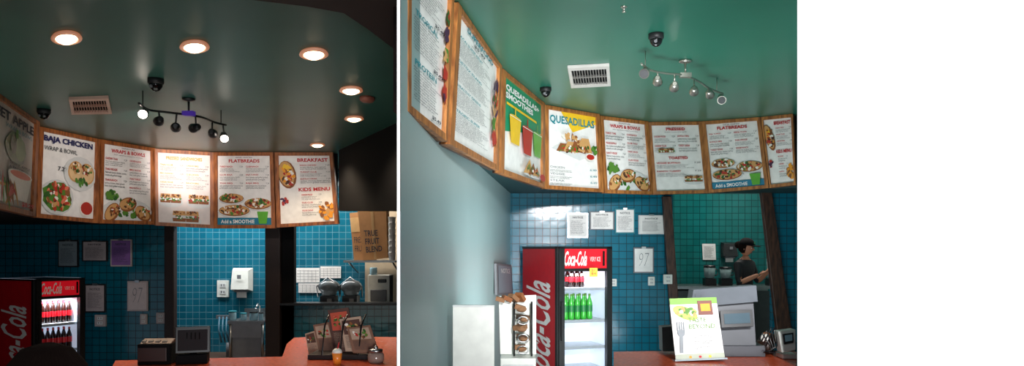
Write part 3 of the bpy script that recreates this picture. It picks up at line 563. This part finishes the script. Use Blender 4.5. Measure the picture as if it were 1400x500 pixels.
b=B('wall_notice'); p=Pan(b,P(960,333,11.28),P(978,333,11.28),P(979,355,11.28),P(961,355,11.28)); p.box(0,0,1,1,-.01,0,offw); p.text(LONG[0],.12,.1,.88,.85,.006,ink); b.done()
# ---------- people
def segd(c,a,b_):
    ab=b_-a; t=max(0,min(1,(c-a).dot(ab)/ab.length_squared)); return (c-a-ab*t).length,t
def skin_add(b,verts,edges,rad,matfn,Mx,sub=1):
    me=bpy.data.meshes.new('sk'); me.from_pydata(verts,edges,[]); ob=bpy.data.objects.new('sk',me); bpy.context.scene.collection.objects.link(ob)
    ob.modifiers.new('s','SKIN'); 
    for i,r in enumerate(rad):
        me.skin_vertices[0].data[i].radius=(r if isinstance(r,tuple) else (r,r)); me.skin_vertices[0].data[i].use_root=(i==0)
    ss=ob.modifiers.new('ss','SUBSURF'); ss.levels=2; ss.render_levels=2
    dg=bpy.context.evaluated_depsgraph_get(); m2=bpy.data.meshes.new_from_object(ob.evaluated_get(dg))
    groups={}
    for p in m2.polygons: groups.setdefault(matfn(p.center),[]).append(list(p.vertices))
    vs=[Mx@v.co for v in m2.vertices]; o=len(b.v); b.v+=vs
    for mat,fs in groups.items():
        k=b.mi(mat)
        for f in fs: b.f.append([o+i for i in f]); b.fm.append(k); b.sm.append(True)
    bpy.data.objects.remove(ob); bpy.data.meshes.remove(m2)
def person(name,loc,rz,sc,armL,armR,shirt,pants,headrot,cap,longhair):
    b=B(name); Mx=Matrix.Translation(Vector(loc))@Matrix.Rotation(rz,4,'Z')@Matrix.Scale(sc,4)
    shoe=blackm
    V=[(0,0,.92),(0,.01,1.06),(0,.01,1.22),(0,.01,1.36),(0,.0,1.44),(0,-.01,1.5),(-.17,.01,1.37),armL[0],armL[1],(.17,.01,1.37),armR[0],armR[1],(-.09,0,.84),(-.1,-.01,.48),(-.1,.02,.08),(-.1,-.12,.04),(.09,0,.84),(.1,-.01,.48),(.1,.02,.08),(.1,-.12,.04)]
    E=[(0,1),(1,2),(2,3),(3,4),(4,5),(3,6),(6,7),(7,8),(3,9),(9,10),(10,11),(0,12),(12,13),(13,14),(14,15),(0,16),(16,17),(17,18),(18,19)]
    R=[(.15,.11),(.13,.1),(.15,.11),(.14,.1),.055,.055,.065,.045,.028,.065,.045,.028,.085,.058,.04,.035,.085,.058,.04,.035]
    def mf(c):
        if c.z<.09: return shoe
        if c.z<.93: return pants
        if c.z>1.43 and abs(c.x)<.08: return skin
        for a in (armL,armR):
            dd_,t=segd(c,Vector(a[0]),Vector(a[1]))
            if dd_<.06 and t>.12 and (c.y<-.1 or abs(c.x)>.2): return skin
        return shirt
    skin_add(b,V,E,R,mf,Mx)
    for s,a in ((-1,armL),(1,armR)):
        w=Vector(a[1]); e=Vector(a[0]); d=(w-e).normalized(); side=d.cross(Vector((0,0,1))).normalized() if abs(d.z)<.9 else Vector((0,-1,0)); nn=d.cross(side)
        Rm=Matrix((side,d,nn)).transposed()
        b.ell(Mx@(w+d*.05),.042*sc,.055*sc,.018*sc,skin,12,8,R=(Mx.to_3x3().normalized()@Rm))
        for i in range(4):
            q=w+d*.09+side*(-.03+.02*i); L=[.065,.078,.072,.055][i]
            pts=[q,q+d*L*.45-nn*.006*1,q+d*L*.75-nn*.02,q+d*L*.85-nn*.035]
            b.tube([Mx@x for x in pts],[.0095*sc,.009*sc,.0085*sc,.006*sc],skin,8)
        q=w+d*.03-side*.038; b.tube([Mx@x for x in (q,q+d*.025-side*.02-nn*.01,q+d*.05-side*.025-nn*.02)],[.012*sc,.011*sc,.008*sc],skin,8)
    HM=Mx@Matrix.Translation((0,-.015,1.6))@Matrix.Rotation(headrot[0],4,'Z')@Matrix.Rotation(headrot[1],4,'X'); R3=HM.to_3x3()
    def hf(p):
        k=1-.28*max(0,-p.z)**1.5
        return Vector((p.x*k,p.y*(1-.12*max(0,-p.z)),p.z))
    b.ell(HM@Vector((0,0,0)),.075,.095,.115,skin,24,16,fn=hf,R=R3)
    for s in (-1,1):
        b.ell(HM@Vector((s*.03,-.086,.005)),.014,.008,.008,white,10,6,R=R3); b.ell(HM@Vector((s*.03,-.093,.005)),.006,.004,.006,ink,8,6,R=R3)
        b.ell(HM@Vector((s*.03,-.09,.024)),.018,.006,.004,hair,8,6,R=R3); b.ell(HM@Vector((s*.075,.0,-.005)),.01,.018,.03,skin,10,8,R=R3)
    b.tube([HM@Vector(q) for q in ((0,-.09,.01),(0,-.108,-.018),(0,-.092,-.03))],[.008*sc,.013*sc,.009*sc],skin,10)
    b.ell(HM@Vector((0,-.084,-.055)),.022,.008,.007,M('lips',(150,70,65),.5),10,6,R=R3)
    def hh(p):
        if p.y<-.35 and p.z<.45: return Vector((p.x,p.y*.62,p.z))
        return p
    b.ell(HM@Vector((0,.012,.02)),.09,.105,.115,hair,24,16,fn=hh,R=R3)
    if longhair:
        b.ell(HM@Vector((0,.03,.0)),.13,.12,.135,hair,28,16,fn=hh,R=R3); b.ell(HM@Vector((0,.06,-.1)),.125,.08,.17,hair,18,12,R=R3)
        for k in range(34):
            a=k/33*math.pi; x=.13*math.cos(a); y=.03+.115*math.sin(a)
            b.tube([HM@Vector((x*.1,.03,.13)),HM@Vector((x*.55,.03+(y-.03)*.55,.108)),HM@Vector((x*.9,.03+(y-.03)*.9,.05)),HM@Vector((x*1.0,y,-.03)),HM@Vector((x*.98,y,-.2))],[.007*sc,.012*sc,.013*sc,.012*sc,.004*sc],hair,6)
    if cap:
        def cf(p): return Vector((p.x,p.y,max(p.z,0)))
        b.ell(HM@Vector((0,.0,.035)),.096,.115,.1,blackm,24,12,fn=cf,R=R3)
        b.ell(HM@Vector((0,-.13,.04)),.07,.07,.01,blackm,18,6,R=R3); b.ell(HM@Vector((0,.12,.02)),.035,.05,.05,hair,12,8,R=R3)
        b.box(HM@Vector((0,-.107,.08)),(.05,.004,.03),pgreen,rz=rz+headrot[0])
    return b
wl=(X(1019,9.85),9.85,0)
b=person('kitchen_worker',wl,.75,.98,((-.24,-.04,1.12),(-.08,-.25,1.24)),((.24,-.05,1.12),(.1,-.3,1.3)),M('shirt_black',(20,22,26),.7),M('trousers',(22,22,30),.8),(.15,.15),True,False)
Mx=Matrix.Translation(Vector(wl))@Matrix.Rotation(.75,4,'Z')@Matrix.Scale(.98,4)
q=Mx@Vector((.02,-.37,1.3)); b.lathe(q,[(.03,-.02),(.045,.1),(.05,.12)],wplast,14); b.ell(q+Vector((0,0,.12)),.05,.05,.03,white,12,8); b.done(fixn=False)
b=person('customer',(X(66,1.95),1.95,0),math.pi+.3,.75,((-.27,0,1.12),(-.26,-.06,.88)),((.27,0,1.12),(.26,-.06,.88)),M('shirt_plum',(50,26,34),.8),M('jeans',(26,32,50),.8),(0,0),False,True); b.done(fixn=False)
# ---------- lights & world
w=bpy.data.worlds.new('World'); bpy.context.scene.world=w; w.use_nodes=True
bg=w.node_tree.nodes['Background']; bg.inputs['Color'].default_value=(.82,.88,1,1); bg.inputs['Strength'].default_value=.19
light('AREA','kitchen_lamp_left',(X(300,10.3),10.3,2.6),62,(.95,.98,1),2.0,(X(300,10.3),10.35,0),sizey=.5)
light('AREA','kitchen_lamp_left',(X(470,10.2),10.2,2.6),34,(1,.93,.85),1.4,(X(470,10.2),10.25,0),sizey=.5)
light('AREA','kitchen_lamp_right',(X(1000,10.2),10.2,2.95),38,(1,.95,.88),1.2,(X(1000,10.2),10.25,0),sizey=.5)
light('SPOT','fill_spot_right',(1.0,-1.0,3.0),2200,(.97,.98,1),.22,(1.15,8.5,2.05),.8,.8)  # added fill spot behind the camera, brightens the right shop's boards
light('AREA','fill_area_right',(1.1,-3.0,.95),34,(.97,.98,1),1.0,(.55,5,1.2),sizey=1.0,spread=1.1)  # added low fill, out of view, for the right counter and mint wall
light('AREA','ceiling_fill_right',(.9,5.6,.4),76,(.92,.98,1),1.6,(1.1,6.6,3),sizey=1.6)  # added upward fill near the floor, stands in for bounced light
light('AREA','ceiling_fill_left',(-2.6,5.0,.4),16,(.95,1,.92),2.5,(-2.8,5.6,3),sizey=2.0)  # unseen fill lamp added to lift the left ceiling in place of bounce
cam=bpy.data.cameras.new('Camera'); co=bpy.data.objects.new('Camera',cam); bpy.context.scene.collection.objects.link(co); bpy.context.scene.camera=co
co.location=(0,0,ZC); co.rotation_euler=(math.pi/2,0,0); cam.sensor_width=36; cam.lens=36*F/1400; cam.shift_y=(H-250)/1400; cam.clip_start=.05
bpy.context.scene.view_settings.view_transform='Standard'
